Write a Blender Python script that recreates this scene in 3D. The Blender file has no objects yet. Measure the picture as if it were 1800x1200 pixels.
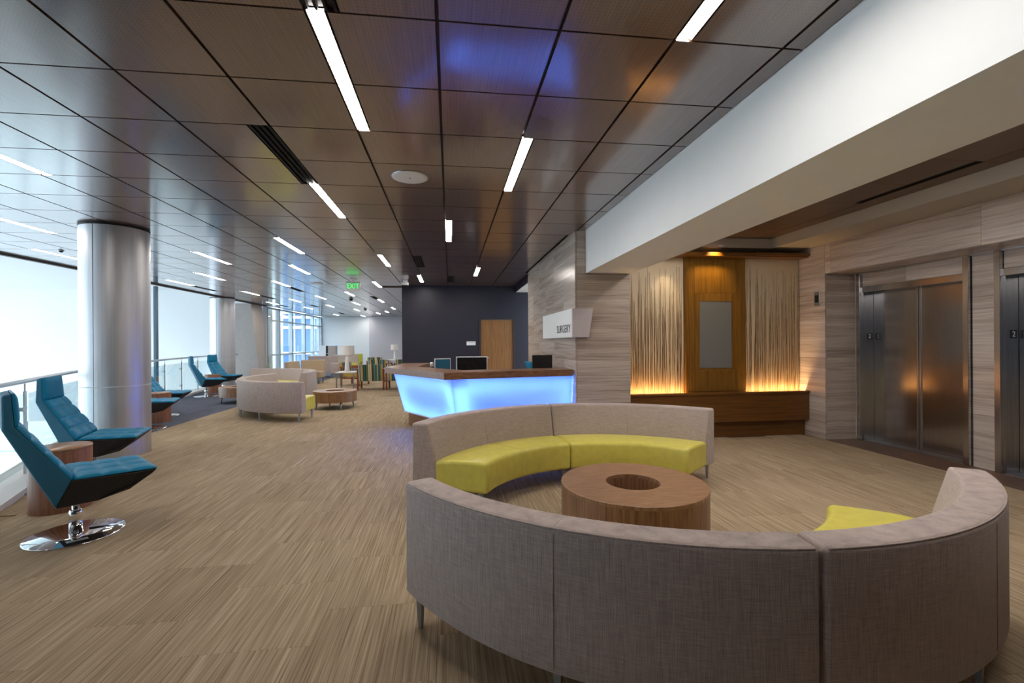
import bpy, bmesh, math, random
from mathutils import Vector, Matrix
random.seed(7)
R = math.radians
S = bpy.context.scene
COL = S.collection
PI = math.pi

# ------------------------------------------------------------------ camera
CAMH, FPX, YAW, ROLL = 1.47, 801.6, 0.125, 0.0064
CX, CY = 891.75, 601.1
H = 3.03
def _rows():
    c, s = math.cos(YAW), math.sin(YAW)
    r0, r1, r2 = Vector((c, -s, 0)), Vector((0, 0, 1)), Vector((s, c, 0))
    a, b = math.cos(ROLL), math.sin(ROLL)
    return r0 * a - r1 * b, r0 * b + r1 * a, r2
RX, RU, RF = _rows()
cam_d = bpy.data.cameras.new('camera'); cam = bpy.data.objects.new('camera', cam_d); COL.objects.link(cam)
cam_d.sensor_width = 36; cam_d.lens = FPX / 1800 * 36
cam_d.shift_x = (900 - CX) / 1800; cam_d.shift_y = (CY - 600) / 1800
cam_d.clip_start = 0.05; cam_d.clip_end = 300
m = Matrix((RX, RU, -RF)).transposed().to_4x4(); m.translation = (0, 0, CAMH)
cam.matrix_world = m
S.camera = cam
def project(x, y, z):
    v = Vector((x, y, z - CAMH)); d = v.dot(RF)
    return (CX + FPX * v.dot(RX) / d, CY - FPX * v.dot(RU) / d, d)

# ------------------------------------------------------------------ world, exposure
W = bpy.data.worlds.new('world'); S.world = W; W.use_nodes = True
bg = W.node_tree.nodes['Background']
bg.inputs[0].default_value = (0.70, 0.86, 1.0, 1); bg.inputs[1].default_value = 2.75
S.view_settings.view_transform = 'Standard'; S.view_settings.look = 'None'
S.view_settings.gamma = 1; S.view_settings.use_curve_mapping = False
S.view_settings.exposure = 0.95
STRIP = 29.0

# ------------------------------------------------------------------ materials
def srgb(r, g, b):
    f = lambda v: ((v / 255 + .055) / 1.055) ** 2.4 if v > 10 else v / 255 / 12.92
    return (f(r), f(g), f(b), 1)
MATS = {}
class NT:
    def __init__(s, name):
        s.m = bpy.data.materials.new(name); s.m.use_nodes = True
        s.t = s.m.node_tree; s.n = s.t.nodes; s.p = s.n['Principled BSDF']; s.o = s.n['Material Output']
        MATS[name] = s.m
    def N(s, typ, **kw):
        n = s.n.new(typ)
        for k, v in kw.items():
            if k in n.bl_rna.properties.keys(): setattr(n, k, v)
        return n
    def L(s, a, b): s.t.links.new(a, b)
    def math(s, op, a, b=None):
        n = s.n.new('ShaderNodeMath'); n.operation = op
        for i, v in enumerate((a, b)):
            if v is None: continue
            if isinstance(v, (int, float)): n.inputs[i].default_value = v
            else: s.L(v, n.inputs[i])
        return n.outputs[0]
    def vmath(s, op, a, b=None):
        n = s.n.new('ShaderNodeVectorMath'); n.operation = op
        for i, v in enumerate((a, b)):
            if v is None: continue
            if isinstance(v, tuple): n.inputs[i].default_value = v
            else: s.L(v, n.inputs[i])
        return n.outputs[1] if op == 'LENGTH' else n.outputs[0]
    def pos(s): return s.N('ShaderNodeNewGeometry').outputs['Position']
    def obj(s): return s.N('ShaderNodeTexCoord').outputs['Object']
    def rnd(s): return s.N('ShaderNodeObjectInfo').outputs['Random']
    def noise(s, vec, scale=1, detail=3, rough=.55):
        n = s.N('ShaderNodeTexNoise'); n.inputs['Scale'].default_value = scale
        n.inputs['Detail'].default_value = detail; n.inputs['Roughness'].default_value = rough
        s.L(vec, n.inputs['Vector']); return n.outputs['Fac']
    def ramp(s, fac, stops):
        n = s.N('ShaderNodeValToRGB'); e = n.color_ramp.elements
        while len(e) < len(stops): e.new(.5)
        for k, (p, c) in enumerate(stops): e[k].position = p; e[k].color = c
        s.L(fac, n.inputs[0]); return n.outputs[0]
    def mix(s, fac, a, b, mode='MIX'):
        n = s.N('ShaderNodeMix'); n.data_type = 'RGBA'; n.blend_type = mode
        for sock, v in ((n.inputs[0], fac), (n.inputs[6], a), (n.inputs[7], b)):
            if isinstance(v, (int, float, tuple)): sock.default_value = v
            else: s.L(v, sock)
        return n.outputs[2]
    def bump(s, h, dist=.002, strength=.5):
        n = s.N('ShaderNodeBump'); n.inputs['Distance'].default_value = dist; n.inputs['Strength'].default_value = strength
        s.L(h, n.inputs['Height']); s.L(n.outputs[0], s.p.inputs['Normal'])
    def set(s, **kw):
        names = {'base': 'Base Color', 'rough': 'Roughness', 'metal': 'Metallic', 'spec': 'Specular IOR Level', 'coat': 'Coat Weight',
                 'coatr': 'Coat Roughness', 'aniso': 'Anisotropic', 'sheen': 'Sheen Weight', 'ecol': 'Emission Color', 'estr': 'Emission Strength', 'coatior': 'Coat IOR', 'ior': 'IOR', 'alpha': 'Alpha'}
        for k, v in kw.items():
            i = s.p.inputs[names[k]]
            if isinstance(v, (int, float, tuple)): i.default_value = v
            else: s.L(v, i)
        return s.m

def plain(name, c, rough=.6, metal=0, var=.04, scale=6, **kw):
    t = NT(name)
    f = t.noise(t.pos(), scale, 4)
    a = tuple(min(1, x * (1 + var)) for x in c[:3]) + (1,); b = tuple(x * (1 - var) for x in c[:3]) + (1,)
    t.set(base=t.ramp(f, [(.3, b), (.7, a)]), rough=rough, metal=metal, **kw)
    return t.m
def emit(name, c, st):
    t = NT(name); t.set(base=(0.02, .02, .02, 1), ecol=c, estr=st); return t.m
def wood(name, dark, light, scale, rough=.35, useobj=False, dots=False, **kw):
    """scale = how fast the grain varies along x, y, z (small = along the grain)"""
    t = NT(name)
    r = t.rnd(); off = t.vmath('MULTIPLY', t.N('ShaderNodeCombineXYZ').outputs[0], (1, 1, 1))
    cmb = t.N('ShaderNodeCombineXYZ')
    for i, k in enumerate((37.0, 53.0, 71.0)): t.L(t.math('MULTIPLY', r, k), cmb.inputs[i])
    src = t.obj() if useobj else t.pos()
    v = t.vmath('ADD', t.vmath('MULTIPLY', src, scale), cmb.outputs[0])
    n1 = t.noise(v, 1, 5, .6)
    n2 = t.noise(t.vmath('MULTIPLY', v, (3.1, 3.1, 3.1)), 1, 2, .5)
    f = t.math('ADD', t.math('MULTIPLY', n1, .7), t.math('MULTIPLY', n2, .3))
    f = t.math('ADD', f, t.math('MULTIPLY', t.math('SUBTRACT', r, .5), .10))
    c = t.ramp(f, [(.36, dark), (.64, light)])
    if dots:
        fr = t.vmath('FRACTION', t.vmath('MULTIPLY', t.pos(), (1 / .02033, 1 / .02033, 0)))
        d = t.vmath('LENGTH', t.vmath('SUBTRACT', fr, (.5, .5, 0)))
        c = t.mix(t.math('LESS_THAN', d, .13), c, (.006, .004, .003, 1))
    t.set(base=c, rough=rough, **kw)
    return t.m

M = {}
M['ceil_wood'] = wood('ceiling_walnut', srgb(74, 52, 41), srgb(108, 78, 62), (190, 3.0, 5), .30, dots=True, spec=.6, coat=1.0, coatr=.13, coatior=1.8)
M['lobby_wood'] = wood('lobby_ceiling_walnut', srgb(84, 62, 49), srgb(108, 82, 65), (190, 3, 5), .33, spec=.4)
M['black'] = plain('black_paint', (.006, .006, .007, 1), .5)
M['vent'] = plain('black_metal', (.005, .0055, .0065, 1), .6, spec=.2)
M['white'] = plain('white_paint', srgb(232, 232, 230), .55, var=.012)
M['white_wall'] = plain('atrium_white_paint', srgb(238, 240, 241), .5, var=.012, scale=.4)
M['far_wall'] = plain('far_wall_paint', srgb(222, 226, 230), .6, var=.012)
M['far_wall2'] = plain('far_wall_lilac_shade', srgb(196, 196, 206), .6, var=.012)  # different lighting on the right part, put into a grey-lilac colour
M['navy'] = plain('navy_paint', srgb(35, 34, 49), .42, var=.05)
M['beige'] = plain('warm_bulkhead_paint', srgb(178, 170, 158), .6, var=.01)
M['strip'] = emit('strip_lens', (1, .93, .85, 1), STRIP)
M['chrome'] = plain('chrome', (.85, .86, .88, 1), .04, 1, var=0)
M['alu'] = plain('satin_aluminium', (.50, .51, .53, 1), .3, 1, var=.03)
M['legmetal'] = plain('grey_leg_metal', srgb(150, 154, 160), .35, .6)
M['mull'] = plain('mullion_white', srgb(205, 214, 224), .4, .2)
M['mulldark'] = plain('mullion_blue_grey', srgb(92, 112, 128), .4, .4)  # blue-grey metal for dark mullions, post and column core
M['pier'] = plain('pier_paint', srgb(176, 170, 166), .6)
M['screen'] = plain('black_screen', (.012, .013, .016, 1), .12)
M['blackplastic'] = plain('black_plastic', (.012, .012, .014, 1), .4)
M['whiteplastic'] = plain('white_plastic', srgb(225, 225, 228), .4)
M['ceramic'] = plain('lamp_ceramic', srgb(226, 220, 216), .25)
M['shade'] = plain('lamp_shade_linen', srgb(232, 226, 220), .8)
M['teal'] = plain('teal_leather', srgb(0, 122, 164), .45, var=.08, scale=30, spec=.22)
M['tealshell'] = plain('teal_shell_fabric', srgb(34, 104, 134), .65, var=.06, scale=60)
M['underseat'] = plain('black_underseat', (.008, .007, .008, 1), .6)
M['lime'] = plain('chartreuse_leather', srgb(212, 202, 94), .30, var=.07, scale=14)
M['limeart'] = plain('lime_upholstery', srgb(176, 172, 30), .5, var=.15, scale=25)
M['stain'] = None

def fabric(name, dark, light):
    t = NT(name)
    o = t.obj()
    st = t.noise(t.vmath('MULTIPLY', o, (14, 14, 420)), 1, 3, .6)
    rib = t.noise(t.vmath('MULTIPLY', o, (520, 520, 9)), 1, 2, .6)
    f = t.math('ADD', t.math('MULTIPLY', st, .42), t.math('MULTIPLY', rib, .58))
    t.set(base=t.ramp(f, [(.34, dark), (.66, light)]), rough=.85, sheen=.25)
    t.bump(f, .003, .6)
    return t.m
M['taupe'] = fabric('taupe_woven_fabric', srgb(136, 120, 116), srgb(199, 182, 174))
M['tan'] = fabric('tan_woven_fabric', srgb(150, 128, 100), srgb(198, 176, 145))

def carpet(name, dark, mid, light, attr):
    t = NT(name)
    r = t.rnd() if not attr else None
    if attr:
        a = t.N('ShaderNodeAttribute'); a.attribute_name = 'rnd'; r = a.outputs['Fac']
    cmb = t.N('ShaderNodeCombineXYZ')
    for i, k in enumerate((91.0, 53.0, 7.0)): t.L(t.math('MULTIPLY', r, k), cmb.inputs[i])
    p = t.pos()
    v1 = t.vmath('ADD', t.vmath('MULTIPLY', p, (230, 2.8, 1)), cmb.outputs[0])
    v2 = t.vmath('ADD', t.vmath('MULTIPLY', p, (105, 1.7, 1)), cmb.outputs[0])
    n1 = t.noise(v1, 1, 2, .5); n2 = t.noise(v2, 1, 2, .5)
    big = t.noise(p, .7, 2)
    f = t.math('ADD', t.math('MULTIPLY', n1, .45), t.math('MULTIPLY', n2, .55))
    f = t.math('ADD', f, t.math('MULTIPLY', t.math('SUBTRACT', r, .5), .05))
    c = t.ramp(f, [(.30, dark), (.48, mid), (.72, light)])
    sp = t.noise(p, 420, 1)
    c = t.mix(t.math('MULTIPLY', sp, .35), c, dark)
    t.set(base=c, rough=.95, spec=.1)
    t.bump(t.math('ADD', f, t.math('MULTIPLY', sp, .5)), .004, .5)
    return t.m
CA = (srgb(120, 104, 84), srgb(167, 147, 122), srgb(208, 190, 163))
M['carpet'] = carpet('striated_carpet', *CA, attr=False)
M['carpet_far'] = carpet('striated_carpet_field', *CA, attr=True)
M['carpet_dark'] = carpet('dark_border_carpet', srgb(66, 68, 78), srgb(92, 96, 110), srgb(118, 122, 138), attr=True)

def stone(name, dark, mid, light):
    t = NT(name)
    r = t.rnd(); p = t.pos()
    sx = t.N('ShaderNodeSeparateXYZ'); t.L(p, sx.inputs[0])
    along = t.math('ADD', sx.outputs[0], sx.outputs[1])
    warp = t.noise(p, 1.6, 2)
    z = t.math('ADD', t.math('ADD', sx.outputs[2], t.math('MULTIPLY', r, 17.0)), t.math('MULTIPLY', warp, .05))
    def lay(sa, sz, det):
        c = t.N('ShaderNodeCombineXYZ'); t.L(t.math('MULTIPLY', along, sa), c.inputs[0]); t.L(t.math('MULTIPLY', z, sz), c.inputs[2])
        t.L(t.math('MULTIPLY', r, 31.0), c.inputs[1]); return t.noise(c.outputs[0], 1, det, .6)
    f = t.math('ADD', t.math('MULTIPLY', lay(.45, 8, 5), .52), t.math('MULTIPLY', lay(1.3, 85, 3), .48))
    f = t.math('ADD', f, t.math('MULTIPLY', t.math('SUBTRACT', r, .5), .07))
    t.set(base=t.ramp(f, [(.32, dark), (.5, mid), (.68, light)]), rough=.22, spec=.45)
    return t.m
M['stone'] = stone('vein_cut_limestone', srgb(140, 123, 113), srgb(186, 171, 160), srgb(214, 202, 193))

M['oak'] = wood('oak_veneer', srgb(128, 92, 66), srgb(172, 134, 104), (5, 60, 5), .3, useobj=True)
M['oakside'] = wood('oak_veneer_side', srgb(112, 78, 54), srgb(156, 116, 86), (48, 48, 2.2), .35, useobj=True)
M['drum'] = wood('walnut_drum_veneer', srgb(128, 84, 64), srgb(168, 118, 92), (48, 48, 2.2), .4, useobj=True)
M['counter'] = wood('counter_walnut', srgb(98, 66, 46), srgb(150, 108, 80), (3, 50, 50), .28)
M['doorwood'] = wood('door_veneer', srgb(112, 74, 40), srgb(150, 104, 62), (40, 40, 1.4), .4)
M['feature'] = wood('feature_wall_veneer', srgb(96, 64, 16), srgb(134, 94, 32), (30, 30, 1.2), .3)
M['bench'] = wood('bench_veneer', srgb(82, 50, 18), srgb(116, 74, 30), (1.3, 30, 30), .3)
M['chairwood'] = wood('cherry_wood', srgb(112, 54, 24), srgb(150, 80, 40), (40, 40, 3), .35, useobj=True)
M['floorwood'] = wood('lobby_plank_wood', srgb(84, 62, 50), srgb(118, 92, 76), (40, 1.5, 3), .3)
M['reedback'] = plain('resin_panel', srgb(214, 196, 166), .5, var=.03)
M['reed'] = plain('dried_reed', srgb(112, 82, 42), .6, var=.2, scale=40)
M['warm'] = emit('warm_uplight', (1, .60, .24, 1), 62)
M['blueled'] = emit('blue_led', (.09, .225, 1, 1), 25)
M['green'] = emit('exit_green', (.03, 1, .12, 1), .9)

t = NT('brushed_steel')
nb = t.noise(t.vmath('MULTIPLY', t.pos(), (260, 260, 2)), 1, 2)
t.set(base=t.ramp(nb, [(.3, (.44, .44, .46, 1)), (.7, (.58, .58, .60, 1))]), rough=.19, metal=1); M['steel'] = t.m
t = NT('column_metal')
nb = t.noise(t.vmath('MULTIPLY', t.pos(), (60, 60, .6)), 1, 2)
t.set(base=t.ramp(nb, [(.3, (.58, .58, .60, 1)), (.7, (.65, .65, .67, 1))]), rough=.44, metal=1); M['column'] = t.m
t = NT('clear_glass')
tr = t.N('ShaderNodeBsdfTransparent'); tr.inputs[0].default_value = (.93, .975, .97, 1)
gl = t.N('ShaderNodeBsdfGlossy'); gl.inputs['Roughness'].default_value = .02
lw = t.N('ShaderNodeLayerWeight'); lw.inputs[0].default_value = .5
fc = t.math('ADD', t.math('MULTIPLY', t.math('POWER', lw.outputs['Facing'], 5), .9), .03)
mx = t.N('ShaderNodeMixShader'); t.L(fc, mx.inputs[0]); t.L(tr.outputs[0], mx.inputs[1]); t.L(gl.outputs[0], mx.inputs[2]); t.L(mx.outputs[0], t.o.inputs[0]); M['glass'] = t.m
t = NT('frosted_desk_glass')
tl = t.N('ShaderNodeBsdfTranslucent'); tl.inputs[0].default_value = (.86, .92, 1, 1)
df = t.N('ShaderNodeBsdfPrincipled'); df.inputs['Base Color'].default_value = (.75, .8, .9, 1); df.inputs['Roughness'].default_value = .15
mx = t.N('ShaderNodeMixShader'); mx.inputs[0].default_value = .22
t.L(tl.outputs[0], mx.inputs[1]); t.L(df.outputs[0], mx.inputs[2]); t.L(mx.outputs[0], t.o.inputs[0]); M['frost'] = t.m
M['bglass'] = plain('blue_facade_glass', srgb(84, 122, 170), .2, var=.2, scale=.5)
t = NT('striped_upholstery')
sx = t.N('ShaderNodeSeparateXYZ'); t.L(t.obj(), sx.inputs[0])
wn = t.N('ShaderNodeTexWhiteNoise'); wn.noise_dimensions = '1D'
yy = t.math('FLOOR', t.math('MULTIPLY', sx.outputs[1], 30)); t.L(yy, wn.inputs['W'])
rp = t.N('ShaderNodeValToRGB'); rp.color_ramp.interpolation = 'CONSTANT'
cs = [srgb(40, 62, 48), srgb(206, 194, 168), srgb(118, 124, 48), srgb(70, 82, 60), srgb(28, 100, 130), srgb(186, 158, 84), srgb(214, 204, 186), srgb(84, 100, 52), srgb(58, 58, 62)]
e = rp.color_ramp.elements
while len(e) < len(cs): e.new(.5)
for k, c in enumerate(cs): e[k].position = k / len(cs); e[k].color = c
t.L(wn.outputs['Value'], rp.inputs[0]); t.set(base=rp.outputs[0], rough=.8); M['stripe'] = t.m

# ------------------------------------------------------------------ mesh helpers
class MB:
    def __init__(s): s.v = []; s.f = []; s.sm = []
    def add(s, verts, faces, smooth=False):
        o = len(s.v); s.v += [tuple(p) for p in verts]; s.f += [tuple(o + i for i in f) for f in faces]; s.sm += [smooth] * len(faces); return s
    def box(s, x0, x1, y0, y1, z0, z1):
        return s.add([(x0, y0, z0), (x1, y0, z0), (x1, y1, z0), (x0, y1, z0), (x0, y0, z1), (x1, y0, z1), (x1, y1, z1), (x0, y1, z1)],
                     [(3, 2, 1, 0), (4, 5, 6, 7), (0, 1, 5, 4), (1, 2, 6, 5), (2, 3, 7, 6), (3, 0, 4, 7)])
    def hexa(s, b, t):   # bottom quad (ccw) and top quad
        return s.add(list(b) + list(t), [(3, 2, 1, 0), (4, 5, 6, 7), (0, 1, 5, 4), (1, 2, 6, 5), (2, 3, 7, 6), (3, 0, 4, 7)])
    def prism(s, poly, z0, z1):
        n = len(poly)
        return s.add([(x, y, z0) for x, y in poly] + [(x, y, z1) for x, y in poly],
                     [tuple(range(n - 1, -1, -1)), tuple(range(n, 2 * n))] + [(i, (i + 1) % n, n + (i + 1) % n, n + i) for i in range(n)])
    def strip(s, a, b, z0, z1):
        """ring strip between two open polylines a (outer) and b (inner)"""
        for i in range(len(a) - 1):
            s.hexa([(*a[i], z0), (*a[i + 1], z0), (*b[i + 1], z0), (*b[i], z0)], [(*a[i], z1), (*a[i + 1], z1), (*b[i + 1], z1), (*b[i], z1)])
        return s
    def lathe(s, prof, n=32, c=(0, 0), smooth=True, closed=True):
        vs = []
        for r, z in prof:
            for k in range(n):
                a = 2 * PI * k / n; vs.append((c[0] + r * math.cos(a), c[1] + r * math.sin(a), z))
        fs = []
        for i in range(len(prof) - 1):
            for k in range(n):
                fs.append((i * n + k, i * n + (k + 1) % n, (i + 1) * n + (k + 1) % n, (i + 1) * n + k))
        if closed:
            fs.append(tuple(range(n - 1, -1, -1))); fs.append(tuple((len(prof) - 1) * n + k for k in range(n)))
        return s.add(vs, fs, smooth)
    def tube(s, pts, r, n=10, smooth=True):
        pts = [Vector(p) for p in pts]; vs = []; up = Vector((0, 0, 1))
        for i, p in enumerate(pts):
            d = (pts[min(i + 1, len(pts) - 1)] - pts[max(i - 1, 0)]).normalized()
            u = up if abs(d.z) < .95 else Vector((1, 0, 0))
            a = d.cross(u).normalized(); b = a.cross(d)
            rr = r[i] if isinstance(r, (list, tuple)) else r
            for k in range(n):
                w = 2 * PI * k / n; vs.append(p + a * math.cos(w) * rr + b * math.sin(w) * rr)
        fs = [(i * n + k, i * n + (k + 1) % n, (i + 1) * n + (k + 1) % n, (i + 1) * n + k) for i in range(len(pts) - 1) for k in range(n)]
        fs += [tuple(range(n - 1, -1, -1)), tuple((len(pts) - 1) * n + k for k in range(n))]
        return s.add(vs, fs, smooth)
    def mesh(s, name, mat):
        me = bpy.data.meshes.new(name); me.from_pydata(s.v, [], s.f); me.materials.append(mat)
        me.polygons.foreach_set('use_smooth', s.sm)
        bm = bmesh.new(); bm.from_mesh(me); bmesh.ops.recalc_face_normals(bm, faces=bm.faces); bm.to_mesh(me); bm.free()
        me.update(); return me
    def build(s, name, mat, parent=None, bevel=0, seg=2):
        o = ob(name, s.mesh(name, mat), parent)
        if bevel:
            b = o.modifiers.new('bevel', 'BEVEL'); b.width = bevel; b.segments = seg; b.limit_method = 'ANGLE'; b.angle_limit = R(35)
        return o
def ob(name, me, parent=None, loc=None, rz=None):
    o = bpy.data.objects.new(name, me); COL.objects.link(o)
    if parent: o.parent = parent
    if loc: o.location = loc
    if rz is not None: o.rotation_euler = (0, 0, rz)
    return o
def tag(o, label=None, cat=None, group=None, kind=None):
    if label: o['label'] = label
    if cat: o['category'] = cat
    if group: o['group'] = group
    if kind: o['kind'] = kind
    return o
def thing(name, label, cat, loc=(0, 0, 0), rz=0, group=None):
    return tag(ob(name, None, None, loc, rz), label, cat, group)
def copy_tree(o, parent=None):
    c = o.copy(); COL.objects.link(c); c.parent = parent
    for ch in list(o.children): copy_tree(ch, c)
    return c
def struct(o): o['kind'] = 'structure'; return o
def text_mesh(txt, size, mat, extrude=.002):
    cu = bpy.data.curves.new('txt', 'FONT'); cu.body = txt; cu.size = size; cu.extrude = extrude; cu.align_x = 'CENTER'; cu.align_y = 'CENTER'
    o = bpy.data.objects.new('txt', cu); COL.objects.link(o)
    bpy.context.view_layer.update()
    dg = bpy.context.evaluated_depsgraph_get()
    me = bpy.data.meshes.new_from_object(o.evaluated_get(dg)); me.materials.clear(); me.materials.append(mat)
    bpy.data.objects.remove(o); bpy.data.curves.remove(cu); return me

# ================================================================== SETTING
T = .61; GX, GY = -.0532, 2.2349
YB, YF = -1.6, 28.3           # unseen back line, pulled in to cut light; far wall
XE = -7.53                    # ceiling edge over the atrium
# ---- railing curve (plan)
RAILPTS = [(-2.35, .2), (-3.25, 2.3), (-4.0, 4.15), (-4.62, 5.55), (-5.68, 7.85), (-6.55, 10.2), (-7.22, 12.3), (-7.72, 14.6), (-7.98, 16.6), (-8.05, 18.6)]
def spline(pts, n=14):
    out = []
    P = [pts[0]] + list(pts) + [pts[-1]]
    for i in range(1, len(P) - 2):
        p0, p1, p2, p3 = (Vector(P[i - 1]), Vector(P[i]), Vector(P[i + 1]), Vector(P[i + 2]))
        for k in range(n):
            u = k / n
            out.append(.5 * ((2 * p1) + (p2 - p0) * u + (2 * p0 - 5 * p1 + 4 * p2 - p3) * u * u + (3 * p1 - p0 - 3 * p2 + p3) * u ** 3))
    out.append(Vector(P[-2])); return out
RAIL = spline(RAILPTS)
def rail_x(y):
    if y <= RAIL[0].y: return RAIL[0].x
    for a, b in zip(RAIL, RAIL[1:]):
        if a.y <= y <= b.y: return a.x + (b.x - a.x) * (y - a.y) / max(1e-6, b.y - a.y)
    return RAIL[-1].x
def offs(pts, d):
    o = []
    for i, p in enumerate(pts):
        t_ = (pts[min(i + 1, len(pts) - 1)] - pts[max(i - 1, 0)]).normalized(); o.append(Vector((p.x + t_.y * d, p.y - t_.x * d)))
    return o

# ---- floor slab
poly = [(6.3, YB), (6.3, 12.9), (-1.2, 12.9), (-1.2, YF), (-7.62, YF), (-8.3, 20.0)] + [(p.x - .22, p.y) for p in reversed(RAIL)] + [(-2.6, YB)]
floor = struct(MB().prism(poly, -.35, -.012).build('floor', M['carpet_far']))
# carpet tiles: nearest as objects, the rest as one field
cand = []
i0, i1 = int(-8.6 / T) - 1, int(5.5 / T) + 2
far = MB(); fr_ = []; dark = MB(); dr_ = []
for i in range(-15, 11):
    x0 = i * T - .07; x1 = x0 + T
    oy = (i % 2) * T * .5
    for j in range(-8, 48):
        y0 = j * T + oy - .12; y1 = y0 + T
        a0, a1, b0, b1 = x0, min(x1, 5.5), max(y0, YB), min(y1, YF)
        if a1 - a0 < .03 or b1 - b0 < .03: continue
        ym = (b0 + b1) / 2
        if b0 > 12.7 and a0 > -1.35: continue
        if a1 > -1.3 and b0 < 12.75 < b1: b1 = 12.75
        if a1 < max(rail_x(b0), rail_x(b1)) + .16: 
            continue
        lx = max(rail_x(b0), rail_x(b1)) + .12 if b0 < 18.4 else -7.55
        if a0 < lx: a0 = lx
        if a1 - a0 < .03: continue
        if a0 < 1.745 < a1 and 6.23 < ym < 10.1 : a1 = 1.745
        if a0 > 1.72 and 6.5 < ym < 12.7 and not (a0 > 1.7 and ym > 10.1): continue
        if b0 < 6.5 < b1 and a0 > 2.4: b1 = 6.5
        is_dark = (a1 < -5.15 + T * .5 and ym > 8.0)
        px, py, d = project((a0 + a1) / 2, ym, 0) if ym > .6 else (0, 0, 99)
        vis = d < 30 and -150 < px < 1950 and py < 1330
        cand.append((d if vis else 99 + d, (a0, a1, b0, b1), is_dark))
cand.sort(key=lambda c: c[0])
g = .0008; cache = {}
n_obj = 0
def addbox(mb, rn, q):
    mb.box(q[0] + g, q[1] - g, q[2] + g, q[3] - g, -.012, 0); rn.extend([random.random()] * 6)
for d, q, dk in cand:
    if dk: addbox(dark, dr_, q)
    elif n_obj < 290 and d < 99:
        w, l = round(q[1] - q[0], 3), round(q[3] - q[2], 3)
        if (w, l) not in cache: cache[(w, l)] = MB().box(-w / 2 + g, w / 2 - g, -l / 2 + g, l / 2 - g, -.012, 0).mesh('carpet_tile', M['carpet'])
        ob('carpet_tile', cache[(w, l)], floor, ((q[0] + q[1]) / 2, (q[2] + q[3]) / 2, 0)); n_obj += 1
    else: addbox(far, fr_, q)
def attr(o, vals):
    a = o.data.attributes.new('rnd', 'FLOAT', 'FACE'); a.data.foreach_set('value', vals)
o = tag(far.build('carpet_field', M['carpet_far'], floor), kind='stuff'); attr(o, fr_)
o = tag(dark.build('dark_carpet_border', M['carpet_dark'], floor), label='dark grey carpet border along the railing', kind='stuff'); attr(o, dr_)

# ---- ceiling (backing plate with one panel object per visible panel)
ceiling = struct(MB().box(XE, 1.9, YB, 6.23, H + .03, H + .2).box(XE, 1.9, 6.23, 12.75, H + .03, H + .2).box(XE, -1.3, 12.75, YF, H + .03, H + .2).build('ceiling', M['black']))
LIGHTS = [(-1, 0, 1), (2, -2, 1), (1, 2, 1), (-2, 4, -1), (0, 6, 1), (-6, 2, 1), (-4, 8, -1), (-7, 10, 1), (-5, 12, -1), (-9, 14, 1), (-11, 16, -1), (-7, 16, -1),
          (-10, 20, 1), (-2, 10, 1), (-3, 16, -1), (-1, 14, -1), (1, 12, 1), (-5, 20, -1), (-7, 22, -1), (-9, 24, -1), (-10, 30, -1), (-6, 26, 1), (-8, 28, -1),
          (-11, 26, -1), (-4, 24, -1), (-4, 30, -1), (-7, 32, -1), (-6, 36, -1), (-5, 34, -1), (-8, 40, -1), (-10, 38, -1), (-9, 6, 1), (-11, 10, 1),
          (-8, -2, 1)]
VENTS = [(-1, -2, 1), (-2, 2, -1), (-7, 18, -1), (-10, 22, 1), (-11, 18, -1), (-1, 10, 1), (0, 14, 1), (-11, 28, -1), (-4, 22, -1), (-9, 28, -1), (-9, 36, -1), (-11, 12, -1)]
LW, VW = .088, .15
cut = {}
for (i, j, s) in LIGHTS:
    for q in (j, j + 1): cut[(i if s > 0 else i - 1, q, s)] = LW
for (i, j, s) in VENTS:
    for q in (j, j + 1): cut[(i if s > 0 else i - 1, q, s)] = VW
cells = []
for i in range(-13, 4):
    for j in range(-11, 44):
        x0, x1 = GX + i * T, GX + (i + 1) * T; y0, y1 = GY + j * T, GY + (j + 1) * T
        y0, y1 = max(y0, YB), min(y1, YF); x0 = max(x0, XE + .05); x1 = min(x1, 1.9)
        ym = (y0 + y1) / 2
        if 6.23 - .3 < ym < 10.1 + .2 and ym > 6.23: x1 = min(x1, 1.70)
        if ym > 10.1: x1 = min(x1, 1.83)
        if y1 > 12.75 and y0 < 12.75 and x1 > -1.3: y1 = 12.75 
        if ym > 12.75: x1 = min(x1, -1.3)
        if x1 - x0 < .03 or y1 - y0 < .03: continue
        x0 += cut.get((i, j, 1), 0); x1 -= cut.get((i, j, -1), 0)
        pr = project((x0 + x1) / 2, (y0 + y1) / 2, H) if ym > .8 else (0, 0, 999)
        vis = pr[2] < 50 and -160 < pr[0] < 1950 and pr[1] > -130
        cells.append((pr[2] if vis else 500 + pr[2], x0, x1, y0, y1))
cells.sort()
pc = {}; n_obj = 0; fb = MB()
for d, x0, x1, y0, y1 in cells:
    gx, gy = .0095, .006
    if n_obj < 300 and d < 100:
        w, l = round(x1 - x0, 3), round(y1 - y0, 3)
        if (w, l) not in pc: pc[(w, l)] = MB().box(-w / 2 + gx, w / 2 - gx, -l / 2 + gy, l / 2 - gy, 0, .03).mesh('ceiling_panel', M['ceil_wood'])
        ob('ceiling_panel', pc[(w, l)], ceiling, ((x0 + x1) / 2, (y0 + y1) / 2, H)); n_obj += 1
    else: fb.box(x0 + gx, x1 - gx, y0 + gy, y1 - gy, H, H + .03)
tag(fb.build('ceiling_panel_field', M['ceil_wood'], ceiling), kind='stuff')
# edge trim along the atrium
struct(MB().box(XE - .03, XE + .045, YB, 19.9, H - .035, H + .2).build('trim_1', plain('edge_trim_brown', srgb(74, 64, 62), .5)))

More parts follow.
